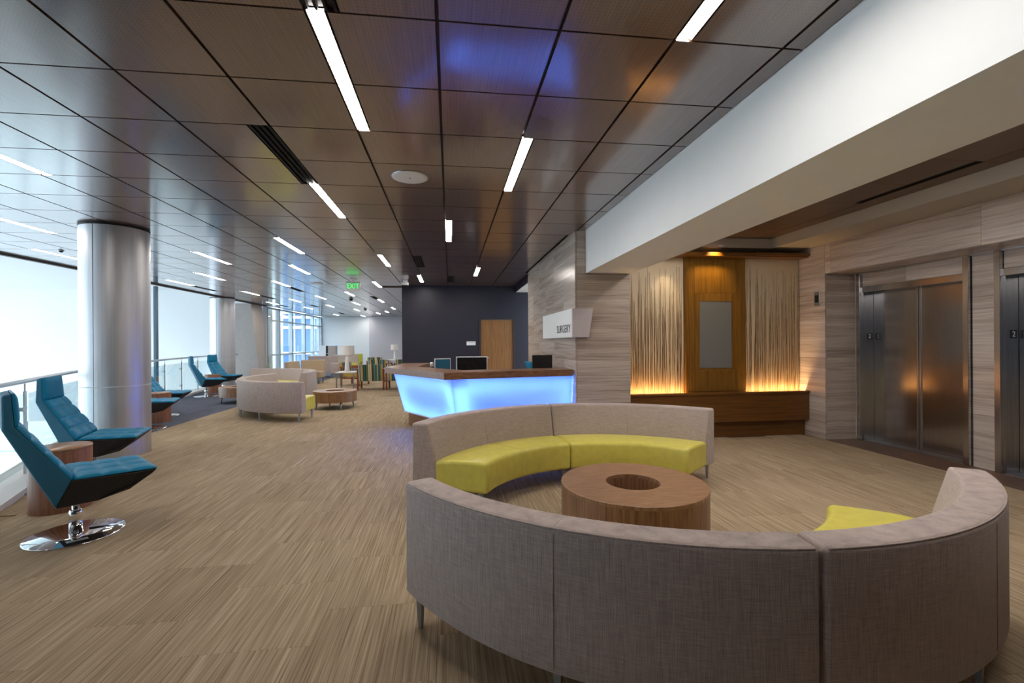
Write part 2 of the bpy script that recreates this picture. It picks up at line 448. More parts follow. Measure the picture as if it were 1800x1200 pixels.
# the added out-of-view strips that brighten the lobby come further down
# ---- white beam, lobby ceiling
struct(MB().box(1.9, 2.55, YB, 6.225, 2.432, H + .2).build('trim_2', M['white']))
lobby = struct(MB().box(2.55, 6.3, YB, 6.9, H + .03, H + .2).build('ceiling_lobby', M['black']))
for k in range(4):
    for j in range(-10, 8):
        x0 = 4.68 - (k) * T - T + .0; x1 = x0 + T; x0 = max(x0, 2.551)
        y0 = GY + j * T; y1 = min(y0 + T, 6.46)
        if y1 - y0 < .03 or x1 - x0 < .03: continue
        if k == 0 and j in (2, 3): x1 -= .09
        ob('ceiling_panel', MB().box(x0 + .004, x1 - .004, y0 + .002, y1 - .002, H, H + .03).mesh('ceiling_panel', M['lobby_wood']), lobby)
MBx = MB()
for j in range(-10, 8):
    y0 = GY + j * T; y1 = min(y0 + T, 6.46)
    if y1 - y0 > .03: ob('ceiling_panel', MB().box(4.684, 4.90, y0 + .002, y1 - .002, H, H + .03).mesh('ceiling_panel', M['lobby_wood']), lobby)
v = thing('slot_vent', 'long black slot vent in the dark lobby ceiling before the elevators', 'vent', (4.63, GY + 3 * T, H))
MB().box(-.04, .04, -T + .01, T - .01, .012, .03).build('backing', M['black'], v)
for s in (-1, 1): MB().box(s * .03 - .006, s * .03 + .006, -T + .01, T - .01, 0, .012).build('blade', M['vent'], v)
struct(MB().box(4.92, 5.5, YB, 6.46, 2.885, H + .03).box(2.56, 5.5, 6.46, 6.9, 2.885, H + .03).build('trim_3', M['beige']))

# ---- stone cladding helper: slabs are children of a core wall
def slabs(core, axis, plane, a0, a1, z0, z1, w=1.22, hgt=.606, sgn=-1, th=.02, stag=.5):
    zr = []; z = z0
    while z < z1 - .02: zr.append((z, min(z + hgt, z1))); z += hgt
    for r, (za, zb) in enumerate(zr):
        a = a0 - (w * stag if r % 2 else 0)
        while a < a1 - .01:
            s0, s1 = max(a, a0), min(a + w, a1); a += w
            if s1 - s0 < .02: continue
            e = .0012
            b = MB()
            p0, p1 = (plane, plane - sgn * th) if True else (0, 0)
            p0, p1 = min(p0, p1), max(p0, p1)
            if axis == 'x': b.box(p0, p1, s0 + e, s1 - e, za + e, zb - e)
            else: b.box(s0 + e, s1 - e, p0, p1, za + e, zb - e)
            o = ob('stone_slab', b.mesh('stone_slab', M['stone']), core)
    return core
# pillar wall
wall_stone = struct(MB().box(1.767, 2.53, 6.252, 10.08, 0, H + .03).build('wall_pillar', M['beige']))
slabs(wall_stone, 'x', 1.745, 6.23, 10.1, 0, H, w=1.30, sgn=-1)
slabs(wall_stone, 'y', 6.23, 1.768, 2.55, 0, H, w=1.6, sgn=-1, stag=0)
# navy wall with door
wn_ = MB().box(-1.3, .80, 12.75, 12.95, 0, H + .03).box(1.83, 6.3, 12.75, 12.95, 0, H + .03).box(.80, 1.83, 12.75, 12.95, 2.15, H + .03)
wall_navy = struct(wn_.build('wall_reception', M['navy']))
struct(MB().box(1.85, 3.2, 10.1, 12.74, 2.89, H + .03).build('trim_4', M['navy']))
struct(MB().box(1.86, 3.2, 10.11, 12.73, 2.875, 2.889).build('trim_5', M['white']))
d1 = struct(ob('door_1', None, None, (1.315, 12.75, 0)))
MB().box(-.455, .455, .03, .075, .01, 2.095).build('door_leaf', M['doorwood'], d1)
fm = plain('door_frame_dark', srgb(44, 34, 38), .5)
MB().box(-.515, -.458, -.015, .12, 0, 2.15).box(.458, .515, -.015, .12, 0, 2.15).box(-.458, .458, -.015, .12, 2.098, 2.15).build('door_frame', fm, d1)
MB().tube([(-.37, .03, 1.04), (-.37, -.03, 1.04)], .026).tube([(-.37, -.03, 1.04), (-.24, -.03, 1.04)], .011).build('door_handle', M['alu'], d1)
ps = thing('room_sign', 'small white room sign beside the wooden door on the navy wall', 'sign', (.583, 12.735, 1.4425))
MB().box(-.125, .125, 0, .014, -.052, .052).build('sign_plate', M['whiteplastic'], ps)
MB().box(-.09, .09, -.001, 0, .012, .026).build('sign_text_line', plain('sign_text_grey', srgb(170, 168, 165), .6), ps)
# left face of the navy block, far walls
struct(MB().box(-1.3, -1.1, 12.96, YF, 0, H + .03).build('wall_right_far', M['far_wall2']))
struct(MB().box(-7.7, -4.77, YF, YF + .2, 0, H + .03).build('wall_far', M['far_wall']))
struct(MB().box(-4.77, -1.31, YF - .35, YF + .2, 0, H + .03).build('wall_far_right', M['far_wall2']))
struct(MB().box(-7.5, 6.3, YB - .2, YB, -.35, H + .2).build('wall_back_unseen', plain('back_wall_dark', srgb(66, 58, 60), .6)))  # unseen wall, set close and dark to cut light from behind

# ---- elevator lobby walls
XW, XR = 5.5, 6.0
wall_elev = struct(MB().box(XW + .022, XW + .5, 6.12, 6.9, 0, 2.9).build('wall_elevator', M['beige']))          # beside the feature wall
wall_head = struct(MB().box(XW + .022, XR + .5, YB, 6.118, 2.475, 2.9).build('wall_elevator_header', M['beige']))
wall_tr = [struct(MB().box(XR + .022, XR + .15, a_, b_, 2.25, 2.474).build('wall_elevator_transom', M['beige'])) for a_, b_ in ((4.62, 6.02), (2.68, 4.29))]
wall_jm = struct(MB().box(XR + .022, XR + .6, 5.99, 6.118, 0, 2.474).build('wall_elevator_return', M['beige']))
wall_mid = struct(MB().box(XR + .022, XR + .15, 4.335, 4.565, 0, 2.474).build('wall_elevator_middle', M['beige']))
wall_end = struct(MB().box(XR + .022, XR + .15, YB, 2.84, 0, 2.474).build('wall_elevator_end', M['beige']))
slabs(wall_elev, 'x', XW, 6.10, 6.75, 0, 2.885, w=1.2)
slabs(wall_elev, 'y', 6.10, XW + .022, XR, 0, 2.45, w=1.2)
slabs(wall_head, 'x', XW, YB, 6.098, 2.45, 2.885, w=1.9, hgt=.61)
slabs(wall_jm, 'x', XR, 6.05, 6.098, 0, 2.45, w=1)
slabs(wall_tr[0], 'x', XR, 4.64, 5.98, 2.24, 2.45, w=.7, hgt=.5)
slabs(wall_mid, 'x', XR, 4.335, 4.565, 0, 2.45, w=1)
slabs(wall_tr[1], 'x', XR, 2.92, 4.26, 2.24, 2.45, w=.8, hgt=.5)
slabs(wall_end, 'x', XR, YB, 2.845, 0, 2.45, w=1.2)
struct(MB().box(XW + .022, XR, YB, 6.098, 2.447, 2.473).build('trim_6', M['stone']))
struct(MB().box(XR - .03, XR - .004, YB, 6.098, 2.432, 2.447).build('trim_7', M['alu']))
struct(MB().box(XW + .02, XR + .3, YB, 6.1, -.011, .001).build('floor_elevator_strip', M['floorwood']))
struct(MB().box(6.5, 6.6, YB, 6.9, -.1, H + .2).build('wall_right', M['beige']))
struct(MB().box(2.5, 6.6, 6.89, 7.0, -.1, H + .2).build('wall_feature_back', M['beige']))
def elevator(yc, label):
    e = thing('elevator', label, 'elevator', (XR, yc, 0))
    for s in (-1, 1):   # tall stiles
        MB().box(-.045, .02, min(s * .675, s * .735), max(s * .675, s * .735), .001, 2.445).build('stile', M['steel'], e, .003, 1)
        MB().box(0, .20, min(s * .655, s * .675), max(s * .655, s * .675), .001, 2.20).build('jamb', M['steel'], e)
    MB().box(-.02, .20, -.675, .675, 2.16, 2.235).build('header', M['steel'], e)
    for s in (-1, 1):
        d = MB().box(.165, .20, min(s * .004, s * .652), max(s * .004, s * .652), .012, 2.158).build('door_panel', M['steel'], e)
        MB().box(.155, .165, min(s * .004, s * .03), max(s * .004, s * .03), .012, 2.158).build('door_edge', M['alu'], d)
    MB().box(-.02, .20, -.655, .655, .001, .008).build('sill', M['alu'], e)
    p = MB().box(.055, .135, .651, .655, 1.475, 1.565).build('floor_number_plate', M['blackplastic'], e)
    me = text_mesh('2', .085, M['whiteplastic'], .001)
    q = ob('number', me, p, (.095, .650, 1.52)); q.rotation_euler = (R(90), 0, 0)
    return e
elevator(5.31, 'stainless steel elevator with closed doors, the one nearer the wood feature wall')
elevator(3.59, 'stainless steel elevator partly cut off at the right edge of the picture')
hl = thing('hall_lantern', 'small grey panel with black display on the stone wall beside the elevator', 'panel', (XW, 6.235, 2.09))
MB().box(-.015, 0, -.055, .055, -.105, .105).build('plate', M['alu'], hl, .003, 1)
MB().box(-.018, -.015, -.034, .034, -.055, .055).build('display', M['screen'], hl)

# ---- atrium on the left
struct(MB().box(-24, -7.78, 21, 21.3, -1.65, 3.78).build('wall_atrium', M['white_wall']))
struct(MB().box(-24, XE - .03, YB, 21.3, 3.78, 3.95).build('ceiling_atrium', M['white_wall']))
struct(MB().box(XE - .03, XE, YB, 21, H + .2, 3.78).build('wall_atrium_fascia', M['white_wall']))
struct(MB().box(-26, -2.6, YB, 40, -5.2, -5).build('floor_lower', plain('lower_floor_pale', srgb(206, 204, 200), .5)))
struct(MB().box(-60, -24, YB - 20, 80, -5.4, -5.21).box(-24, 20, 40, 90, -5.4, -5.21).build('ground', plain('pale_paving', srgb(190, 192, 192), .8)))
struct(MB().box(-24, -2.6, YB - .2, YB, -5, 3.78).build('wall_atrium_back', M['white_wall']))  # unseen, closes the atrium to hold back daylight from behind
w2 = struct(ob('window_2', None, None, (0, 21.15, 0)))
for k in range(12): MB().box(-23 + k * 1.4, -22.94 + k * 1.4, -.05, .05, -5, -1.65).build('mullion', M['mulldark'], w2)
for z in (-4.2, -2.9): MB().box(-24, -7.8, -.05, .05, z, z + .06).build('transom', M['mull'], w2)
MB().box(-24, -7.8, -.005, .005, -5, -1.65).build('pane', M['glass'], w2)
w3 = struct(ob('window_3', None, None, (-24, 0, 0)))
for k in range(13): MB().box(-.06, .06, YB + .2 + k * 2.05, YB + .28 + k * 2.05, -5, 3.78).build('mullion', M['mull'], w3)
for z in (-2, 1.0): MB().box(-.05, .05, YB, 21, z, z + .07).build('transom', M['mull'], w3)
# slab edge and curb under the railing
cu = MB().strip([(p.x, p.y) for p in offs(RAIL, -.22)], [(p.x, p.y) for p in offs(RAIL, .20)], -.4, .05)
struct(cu.build('trim_8', M['white']))
# leaning pier
struct(MB().hexa([(-8.85, 19.70, -.35), (-7.64, 19.70, -.35), (-7.64, 20.85, -.35), (-8.85, 20.85, -.35)], [(-8.85, 18.74, H), (-7.64, 18.74, H), (-7.64, 19.77, H), (-8.85, 19.77, H)]).build('wall_pier', M['pier']))
# slim steel post at the ceiling edge
sp = thing('steel_post', 'slim blue grey steel post right behind the large silver column', 'post', (-7.60, 12.93, -.35))
MB().box(-.03, .03, -.05, .05, 0, H + .3).build('shaft', M['mulldark'], sp)
MB().box(-.05, .05, -.07, .07, 0, .02).build('foot_plate', M['mulldark'], sp)

# ---- window wall of the far lounge
w1 = struct(ob('window_1', None, None, (-7.62, 0, 0)))
ys = [20.15, 21.55, 23.2, 25.15, 26.7, 27.85, 28.25]
for k, y in enumerate(ys):
    wd = .10 if k else .04
    MB().box(-.12, .06, y - wd / 2, y + wd / 2, 0, H).build('mullion', M['mull'], w1)
    MB().box(.06, .075, y - .012, y + .012, 0, H).build('mullion_cap', M['mulldark'], w1)
for a, b in zip(ys, ys[1:]):
    for z in (.0, .95, 2.43, 2.95): MB().box(-.06, .05, a + .05, b - .05, z, z + .065).build('transom', M['mull'], w1)
    MB().box(-.004, .004, a + .05, b - .05, .065, 2.95).build('pane', M['glass'], w1)
bd = thing('office_building', 'blue glass building with white floor bands outside the far windows', 'building', (-15, 40, -5.2))
MB().box(-8, 6, .3, 8, 0, 15).build('core', M['bglass'], bd)
for z in (5.75, 7.9, 8.75, 9.15, 9.75, 12.5): MB().box(-8, 6, .05, .3, z, z + .22).build('floor_band', M['white'], bd)
for k in range(9): MB().box(-7.6 + k * 1.6, -7.5 + k * 1.6, .2, .3, 0, 15).build('window_mullion', M['mull'], bd)
oc = thing('outdoor_column', 'round pale column standing just outside the far windows', 'column', (-9.55, 26.6, -5.2))
MB().lathe([(.36, 0), (.36, 9.4)], 32).build('shaft', M['white_wall'], oc)
MB().lathe([(.42, 0), (.42, .12), (.37, .14)], 32).build('base', M['white_wall'], oc)

# ================================================================== CEILING FIXTURES
cols = {}
for (i, j, s) in LIGHTS: cols.setdefault(i, []).append(j)
ORD = ['nearest', 'second', 'third', 'fourth', 'fifth', 'sixth']
NUM = ['no', 'one', 'two', 'three', 'four', 'five', 'six', 'seven', 'eight', 'nine', 'ten', 'eleven', 'twelve', 'thirteen', 'fourteen', 'fifteen']
lm = MB().box(-LW / 2 + .004, LW / 2 - .004, -T + .006, T - .006, .006, .014).mesh('lens', M['strip'])
hm = MB().box(-LW / 2, LW / 2, -T + .002, T - .002, .014, .03).box(-LW / 2, -LW / 2 + .004, -T + .002, T - .002, 0, .014).box(LW / 2 - .004, LW / 2, -T + .002, T - .002, 0, .014).mesh('housing', M['alu'])
for (i, j, s) in LIGHTS:
    x = GX + i * T + s * LW / 2; y = GY + (j + 1) * T
    rank = sorted(q for q in cols[i] if q >= -2).index(j) if j >= -2 else 0
    lab = 'glowing ceiling strip light, %s tile lines left of the white beam, %s in line' % (NUM[3 - i], ORD[rank])
    if j < 0 and (i, j) != (2, -2): lab = 'glowing ceiling strip light overhead, %s tile lines left of the white beam' % NUM[3 - i]
    L = thing('strip_light', lab, 'ceiling light', (x, y, H), 0, 'recessed strip lights in the wood ceiling')
    ob('lens', lm, L); ob('housing', hm, L)
vb = MB().box(-VW / 2, VW / 2, -T + .003, T - .003, .02, .03).mesh('backing', M['black'])
vk = MB().box(-.007, .007, -T + .003, T - .003, .002, .02).mesh('blade', M['vent'])
vcols = {}
for (i, j, s) in VENTS: vcols.setdefault(i, []).append(j)
for (i, j, s) in VENTS:
    x = GX + i * T + s * VW / 2; y = GY + (j + 1) * T
    rank = sorted(vcols[i]).index(j)
    L = thing('slot_vent', 'black ceiling slot vent, %s tile lines left of the white beam, %s in line' % (NUM[3 - i], ORD[rank]), 'vent', (x, y, H), 0, 'black slot vents in the wood ceiling')
    ob('backing', vb, L)
    for q in (-.066, -.022, .022, .066): ob('blade', vk, L, (q, 0, 0))
for k_, (x, y) in enumerate(((2.95, 3.4), (3.3, 5.2), (3.5, 3.4), (2.95, 1.6))):  # added strips hidden by the beam, there only to brighten the lobby
    L = thing('strip_light', 'added unseen strip light brightening the elevator lobby, %s' % ('behind the white beam', 'before the wood feature wall', 'second from the beam', 'nearest')[k_], 'ceiling light', (x, y, H - .014))
    ob('lens', lm, L); ob('housing', hm, L)
spk = thing('ceiling_speaker', 'large round white ceiling speaker between the two middle strip lights', 'speaker', (GX - .51 * T, GY + 3.51 * T, H))
MB().lathe([(.165, 0), (.165, -.006), (.150, -.010), (.10, -.011)], 40).build('grille', M['whiteplastic'], spk)
MB().lathe([(.168, 0), (.172, -.003), (.168, -.006)], 40, closed=False).build('rim', M['alu'], spk)
MB().lathe([(.008, -.011), (.008, -.013)], 12).build('centre_screw', M['black'], spk)
s2 = copy_tree(spk); s2.location = (GX - 5.56 * T, GY + 16.58 * T, H); s2['label'] = 'far round white ceiling speaker left of the exit sign'
for (a, b, lab) in [(-5.57, 23.58, 'small dark dome on the ceiling beyond the exit sign'), (-6.23, 31.74, 'tiny dark dome on the far ceiling near the far wall'), (-10.35, 10.1, 'small dark sprinkler disc on the ceiling left of the big column')]:
    ds = 1 if b > 20 else .45
    dm = thing('ceiling_dome', lab, 'dome', (GX + a * T, GY + b * T, H))
    MB().lathe([(.07 * ds, 0), (.07 * ds, -.015 * ds), (.055 * ds, -.05 * ds), (.02 * ds, -.07 * ds)], 20).build('dome', M['vent'], dm)
    MB().lathe([(.085 * ds, 0), (.085 * ds, -.008), (.07 * ds, -.010)], 20).build('ring', M['alu'], dm)
# exit sign
ex = thing('exit_sign', 'hanging white EXIT sign with green letters', 'sign', (-2.32, 11.45, H))
MB().box(-.02, .02, -.02, .02, -.075, 0).box(-.08, .08, -.04, .04, -.012, 0).build('mount', M['whiteplastic'], ex)
MB().box(-.165, .165, -.02, .02, -.285, -.075).build('housing', M['whiteplastic'], ex, .006)
q = ob('lettering', text_mesh('EXIT', .175, M['green'], .001), ex, (-.005, -.022, -.182)); q.rotation_euler = (R(90), 0, 0); q.scale = (.80, 1.0, 1)
MB().add([(.135, -.0215, -.17), (.135, -.0215, -.195), (.152, -.0215, -.1825)], [(0, 1, 2)]).build('arrow', M['green'], ex)
# security camera
sc = thing('security_camera', 'small white security camera under the ceiling at the navy wall corner', 'camera', (-1.10, 11.6, H))
MB().lathe([(.06, 0), (.06, -.03), (.03, -.05)], 16).build('mount', M['whiteplastic'], sc)
MB().box(-.10, .08, -.04, .04, -.12, -.05).build('body', M['whiteplastic'], sc, .01)
MB().lathe([(.028, -.15), (.028, -.12)], 16, (.05, 0)).build('lens', M['screen'], sc)

# ================================================================== COLUMNS
def column(x, y, label):
    c = thing('round_column', label, 'column', (x, y, 0))
    MB().lathe([(.372, 0), (.372, .925)], 72, closed=False).build('lower_cladding', M['column'], c)
    MB().lathe([(.372, .933), (.372, H - .03)], 72, closed=False).build('upper_cladding', M['column'], c)
    MB().lathe([(.366, 0), (.366, H - .001)], 48).build('core', M['mulldark'], c)
    MB().lathe([(.3745, .923), (.3745, .935)], 72, closed=False).build('reveal', M['whiteplastic'], c)
    MB().lathe([(.374, H - .03), (.374, H - .002)], 72, closed=False).build('black_top_ring', M['black'], c)  # black ring around the column top
    MB().lathe([(.378, .0), (.378, .012)], 72, closed=False).build('base_ring', M['chrome'], c)
    a = R(-72)
    MB().box(.371, .3735, -.003, .003, .01, H - .03).build('panel_seam', M['mulldark'], c).rotation_euler = (0, 0, a - .36)
    return c
column(-4.45, 6.73, 'large silver round column beside the nearest teal chairs')
column(-7.68, 16.61, 'far silver round column behind the sixth teal chair')

# ================================================================== RAILING
rl = thing('glass_railing', 'curved glass railing with steel handrail along the atrium edge', 'railing', (RAIL[40].x, RAIL[40].y, .05))
ro = Vector((RAIL[40].x, RAIL[40].y, .05))
MB().tube([(p.x - ro.x, p.y - ro.y, 1.07 - ro.z) for p in RAIL], .025, 12).build('handrail', M['alu'], rl)
seg = [0]
for a, b in zip(RAIL, RAIL[1:]): seg.append(seg[-1] + (b - a).length)
def at_len(s):
    for k in range(len(seg) - 1):
        if seg[k] <= s <= seg[k + 1]:
            u = (s - seg[k]) / (seg[k + 1] - seg[k]); p = RAIL[k].lerp(RAIL[k + 1], u); d = (RAIL[k + 1] - RAIL[k]).normalized(); return p, d
    return RAIL[-1], (RAIL[-1] - RAIL[-2]).normalized()
# one post where the photograph shows the nearest one
base = min(range(len(RAIL)), key=lambda k: abs(RAIL[k].y - 5.72)); s0 = seg[base] % 1.28
n = int((seg[-1] - s0) / 1.28) + 1
for k in range(n):
    p, d = at_len(s0 + k * 1.28); ang = math.atan2(d.y, d.x)
    b = MB().box(-.036, .036, -.006, .006, 0, .91).box(-.006, .006, -.005, .005, .91, 1.0)
    po = ob('post', b.mesh('post', M['alu']), rl, (p.x - ro.x, p.y - ro.y, 0), ang)
    for z in (.25, .72):
        cl = ob('clamp', MB().tube([(-.11, 0, z), (.05, 0, z)], .008, 8).box(-.125, -.085, -.018, .018, z - .02, z + .02).mesh('clamp', M['alu']), po)
    if k < n - 1:
        p2, d2 = at_len(s0 + (k + 1) * 1.28); mid = (p + p2) / 2; L_ = (p2 - p).length; a2 = math.atan2(p2.y - p.y, p2.x - p.x)
        ob('glass_panel', MB().box(-L_ / 2 + .10, L_ / 2 - .06, -.005, .005, .06, .88).mesh('glass_panel', M['glass']), rl, (mid.x - ro.x, mid.y - ro.y, 0), a2)

# ================================================================== LOUNGE CHAIRS
def lerp(a, b, u): return tuple(x + (y - x) * u for x, y in zip(a, b))
def quilt(mb, A, nrm, nu, nv, puff=.016, th=.02, res=7):
    """A(u,v)->point on the base surface; puffy square cells"""
    U, V = nu * res, nv * res; vs = []
    def pt(i, j, lift):
        u, v = i / U, j / V
        cu_, cv_ = (u * nu) % 1 if i < U else 1, (v * nv) % 1 if j < V else 1
        k = (1 - abs(2 * cu_ - 1) ** 5) * (1 - abs(2 * cv_ - 1) ** 5)
        P = Vector(A(u, v)); return P + Vector(nrm(u, v)) * (th + puff * k if lift else 0)
    for j in range(V + 1):
        for i in range(U + 1): vs.append(pt(i, j, True))
    fs = [(j * (U + 1) + i, j * (U + 1) + i + 1, (j + 1) * (U + 1) + i + 1, (j + 1) * (U + 1) + i) for j in range(V) for i in range(U)]
    ring = [(i, 0) for i in range(U)] + [(U, j) for j in range(V)] + [(i, V) for i in range(U, 0, -1)] + [(0, j) for j in range(V, 0, -1)]
    o = len(vs); vs += [pt(i, j, False) for i, j in ring]
    nR = len(ring)
    for k in range(nR):
        a, b = ring[k], ring[(k + 1) % nR]
        fs.append((a[1] * (U + 1) + a[0], o + k, o + (k + 1) % nR, b[1] * (U + 1) + b[0]))
    return mb.add(vs, fs, True)
def loft(mb, st, smooth=False):
    """stations: (inner xz, w_in, outer xz, w_out)"""
    vs = []
    for (xi, zi, wi, xo, zo, wo) in st:
        vs += [(xi, -wi, zi), (xi, wi, zi), (xo, wo, zo), (xo, -wo, zo)]
    fs = []
    for k in range(len(st) - 1):
        for q in range(4): fs.append((k * 4 + q, k * 4 + (q + 1) % 4, (k + 1) * 4 + (q + 1) % 4, (k + 1) * 4 + q))
    fs += [(0, 1, 2, 3), tuple((len(st) - 1) * 4 + q for q in (3, 2, 1, 0))]
    return mb.add(vs, fs, smooth)
def make_lounge():
    c = thing('lounge_chair', 'x', 'chair', group='teal high-back swivel chairs along the railing')
    TOP = (-.345, 1.135, .205); BRK = (-.33, .905, .225); CRE = (-.055, .485, .30)
    OT, OB, OC = (-.392, 1.12, .19), (-.392, .885, .215), (-.135, .285, .235)
    bs = loft(MB(), [TOP + OT, BRK + OB, lerp(BRK, CRE, .5) + lerp(OB, OC, .5), CRE + OC])
    bs.build('back_shell', M['tealshell'], c, .012, 2)
    ss = loft(MB(), [(-.055, .483, .30, -.133, .283, .233), (.15, .474, .308, .10, .278, .21), (.30, .466, .308, .29, .325, .23), (.42, .466, .30, .42, .430, .285), (.45, .470, .295, .45, .462, .29)])
    ss.build('seat_shell', M['underseat'], c, .006, 1)
    MB().tube([(.10, -.212, .285), (.29, -.272, .365), (.39, -.303, .445)], .004, 6).build('seam', M['vent'], c)
    # seat cushion
    def seatA(u, v): x = -.04 + .488 * u; return (x, (v - .5) * .6, .486 - .017 * u)
    quilt(MB(), seatA, lambda u, v: (.03, 0, 1), 3, 3, .014, .010).build('seat_cushion', M['teal'], c)
    d = (Vector((-.33, 0, .905)) - Vector((-.055, 0, .485))).normalized(); nb_ = Vector((d.z, 0, -d.x))
    def backA(u, v):
        w = .29 + (.222 - .29) * v; return (-.055 + (-.33 + .055) * v, (u - .5) * 2 * w, .485 + .42 * v)
    quilt(MB(), backA, lambda u, v: tuple(nb_), 3, 4, .022, .010).build('back_cushion', M['teal'], c)
    d2 = (Vector((-.345, 0, 1.135)) - Vector((-.33, 0, .905))).normalized(); n2 = Vector((d2.z, 0, -d2.x))
    def headA(u, v):
        w = .222 + (.203 - .222) * v; return (-.33 - .015 * v, (u - .5) * 2 * w, .905 + .23 * v)
    quilt(MB(), headA, lambda u, v: tuple(n2), 1, 1, .02, .015, 14).build('headrest', M['teal'], c)
    MB().lathe([(.022, .012), (.022, .272)], 20).build('gas_lift', M['chrome'], c)
    MB().lathe([(.042, .012), (.042, .17), (.036, .19), (.026, .195)], 24).build('post_sleeve', M['chrome'], c)
    MB().box(-.09, .11, -.06, .06, .262, .282).build('swivel_plate', M['alu'], c)
    MB().lathe([(.298, 0), (.300, .004), (.296, .010), (.05, .014)], 64).build('base_disc', M['chrome'], c)
    return c
lc = make_lounge()
CH = [((-2.897, 3.939), 43, 'nearest teal high-back swivel chair, turned away, at the left edge'),
      ((-3.88, 5.52), 18, 'teal high-back swivel chair in front of the large silver column, quilted front facing us'),
      ((-5.27, 8.68), 20, 'teal swivel chair mostly hidden behind the large column, only its seat front showing'),
      ((-5.88, 10.18), 12, 'teal high-back swivel chair just right of the large column, back half hidden'),
      ((-6.82, 13.80), 34, 'teal high-back swivel chair seen from its pale blue side, fifth along the railing'),
      ((-7.12, 15.45), -6, 'farthest teal high-back swivel chair in front of the far silver column')]
for k, (p, a, lab) in enumerate(CH):
    o = lc if k == 0 else copy_tree(lc)
    o.location = (p[0], p[1], 0); o.rotation_euler = (0, 0, R(a)); o['label'] = lab
# drum side tables
dt = thing('drum_table', 'walnut drum side table behind the nearest teal chair', 'side table', (-3.50, 4.60, 0), 0, 'walnut drum side tables')
MB().lathe([(.214, 0), (.214, .535)], 48, closed=False).build('drum', M['drum'], dt)
MB().lathe([(.2, .535), (.2155, .535), (.2155, .552), (.213, .555)], 48).build('table_top', M['oak'], dt)
MB().lathe([(.205, .001), (.205, .02)], 48).build('base_plate', M['black'], dt)
for p, lab in (((-5.52, 9.42), 'walnut drum side table showing at the right edge of the large column'), ((-7.10, 14.75), 'walnut drum side table between the two farthest teal chairs')):
    o = copy_tree(dt); o.location = (p[0], p[1], 0); o['label'] = lab

# ================================================================== CURVED SOFAS
HA = R(28.65); RM = 1.5; RO = 1.885
def arc_loft(mb, prof, a0, a1, n=28, smooth=True):
    vs = []; m_ = len(prof)
    for k in range(n + 1):
        a = a0 + (a1 - a0) * k / n
        for r, z in prof: vs.append((r * math.cos(a) - RM, r * math.sin(a), z))
    fs = [(k * m_ + q, k * m_ + (q + 1) % m_, (k + 1) * m_ + (q + 1) % m_, (k + 1) * m_ + q) for k in range(n) for q in range(m_)]
    mb.add(vs, fs, smooth)
    mb.add(vs[:m_], [tuple(range(m_))]); mb.add(vs[-m_:], [tuple(range(m_ - 1, -1, -1))])
    return mb
def rp(x0, z0, r, a0, a1, n=5):
    return [(x0 + r * math.cos(R(a0 + (a1 - a0) * k / n)), z0 + r * math.sin(R(a0 + (a1 - a0) * k / n))) for k in range(n + 1)]
def weld(o, bw=.014):
    bm = bmesh.new(); bm.from_mesh(o.data); bmesh.ops.remove_doubles(bm, verts=bm.verts, dist=1e-5); bmesh.ops.recalc_face_normals(bm, faces=bm.faces); bm.to_mesh(o.data); bm.free()
    o.data.set_sharp_from_angle(angle=R(50))
    b = o.modifiers.new('bevel', 'BEVEL'); b.width = bw; b.segments = 4; b.limit_method = 'ANGLE'; b.angle_limit = R(60)
def make_sofa():
    c = thing('curved_sofa', 'x', 'sofa', group='curved taupe and lime sofa modules')
    bp = [(RO - .02, .17)] + [(RO, .19)] + rp(RO - .022, .728, .022, 0, 90) + rp(RO - .135, .728, .022, 90, 170) + [(RO - .235, .44), (RO - .25, .17)]
    b = arc_loft(MB(), bp, -HA, HA).build('backrest', M['taupe'], c); weld(b, .026)
    sp_ = [(1.66, .175), (1.66, .425)] + [(1.5, .442), (1.35, .445)] + rp(1.205, .400, .043, 90, 180) + [(1.150, .30), (1.165, .175)]
    s = arc_loft(MB(), sp_, -HA, HA).build('seat', M['lime'], c); weld(s, .028)
    # stitched seams in the middle and a piping along the top rear edge
    MB().tube([(r - RM, 0, z) for r, z in [(RO + .0005, .20), (RO + .0005, .72), (RO - .02, .7495), (RO - .135, .7495), (RO - .158, .725), (RO - .234, .445)]], .0025, 6).build('back_seam', M['taupe'], c)
    MB().tube([(r - RM, 0, z) for r, z in [(1.64, .43), (1.5, .443), (1.35, .446), (1.205, .4435), (1.17, .43), (1.161, .40), (1.150, .30), (1.163, .19)]], .0022, 6).build('seat_seam', M['lime'], c)
    pts = [((RO - .006) * math.cos(a) - RM, (RO - .006) * math.sin(a), .7445) for a in [(-HA + .01) + (2 * HA - .02) * k / 24 for k in range(25)]]
    MB().tube(pts, .0035, 6).build('piping', M['taupe'], c)
    for r, aa in ((1.24, (-HA + .035, HA - .035)), (1.83, (-HA + .035, 0, HA - .035))):
        for a in aa:
            x, y = r * math.cos(a) - RM, r * math.sin(a)
            lg = MB().add([(x + q * .024 * math.cos(t_), y + q * .024 * math.sin(t_), z) for q, z in ((.55, 0), (1, .178)) for t_ in [PI / 4 + k * PI / 2 for k in range(4)]],
                          [(0, 1, 2, 3), (7, 6, 5, 4), (0, 1, 5, 4), (1, 2, 6, 5), (2, 3, 7, 6), (3, 0, 4, 7)])
            lg.build('leg', M['legmetal'], c)
    return c
sf = make_sofa()
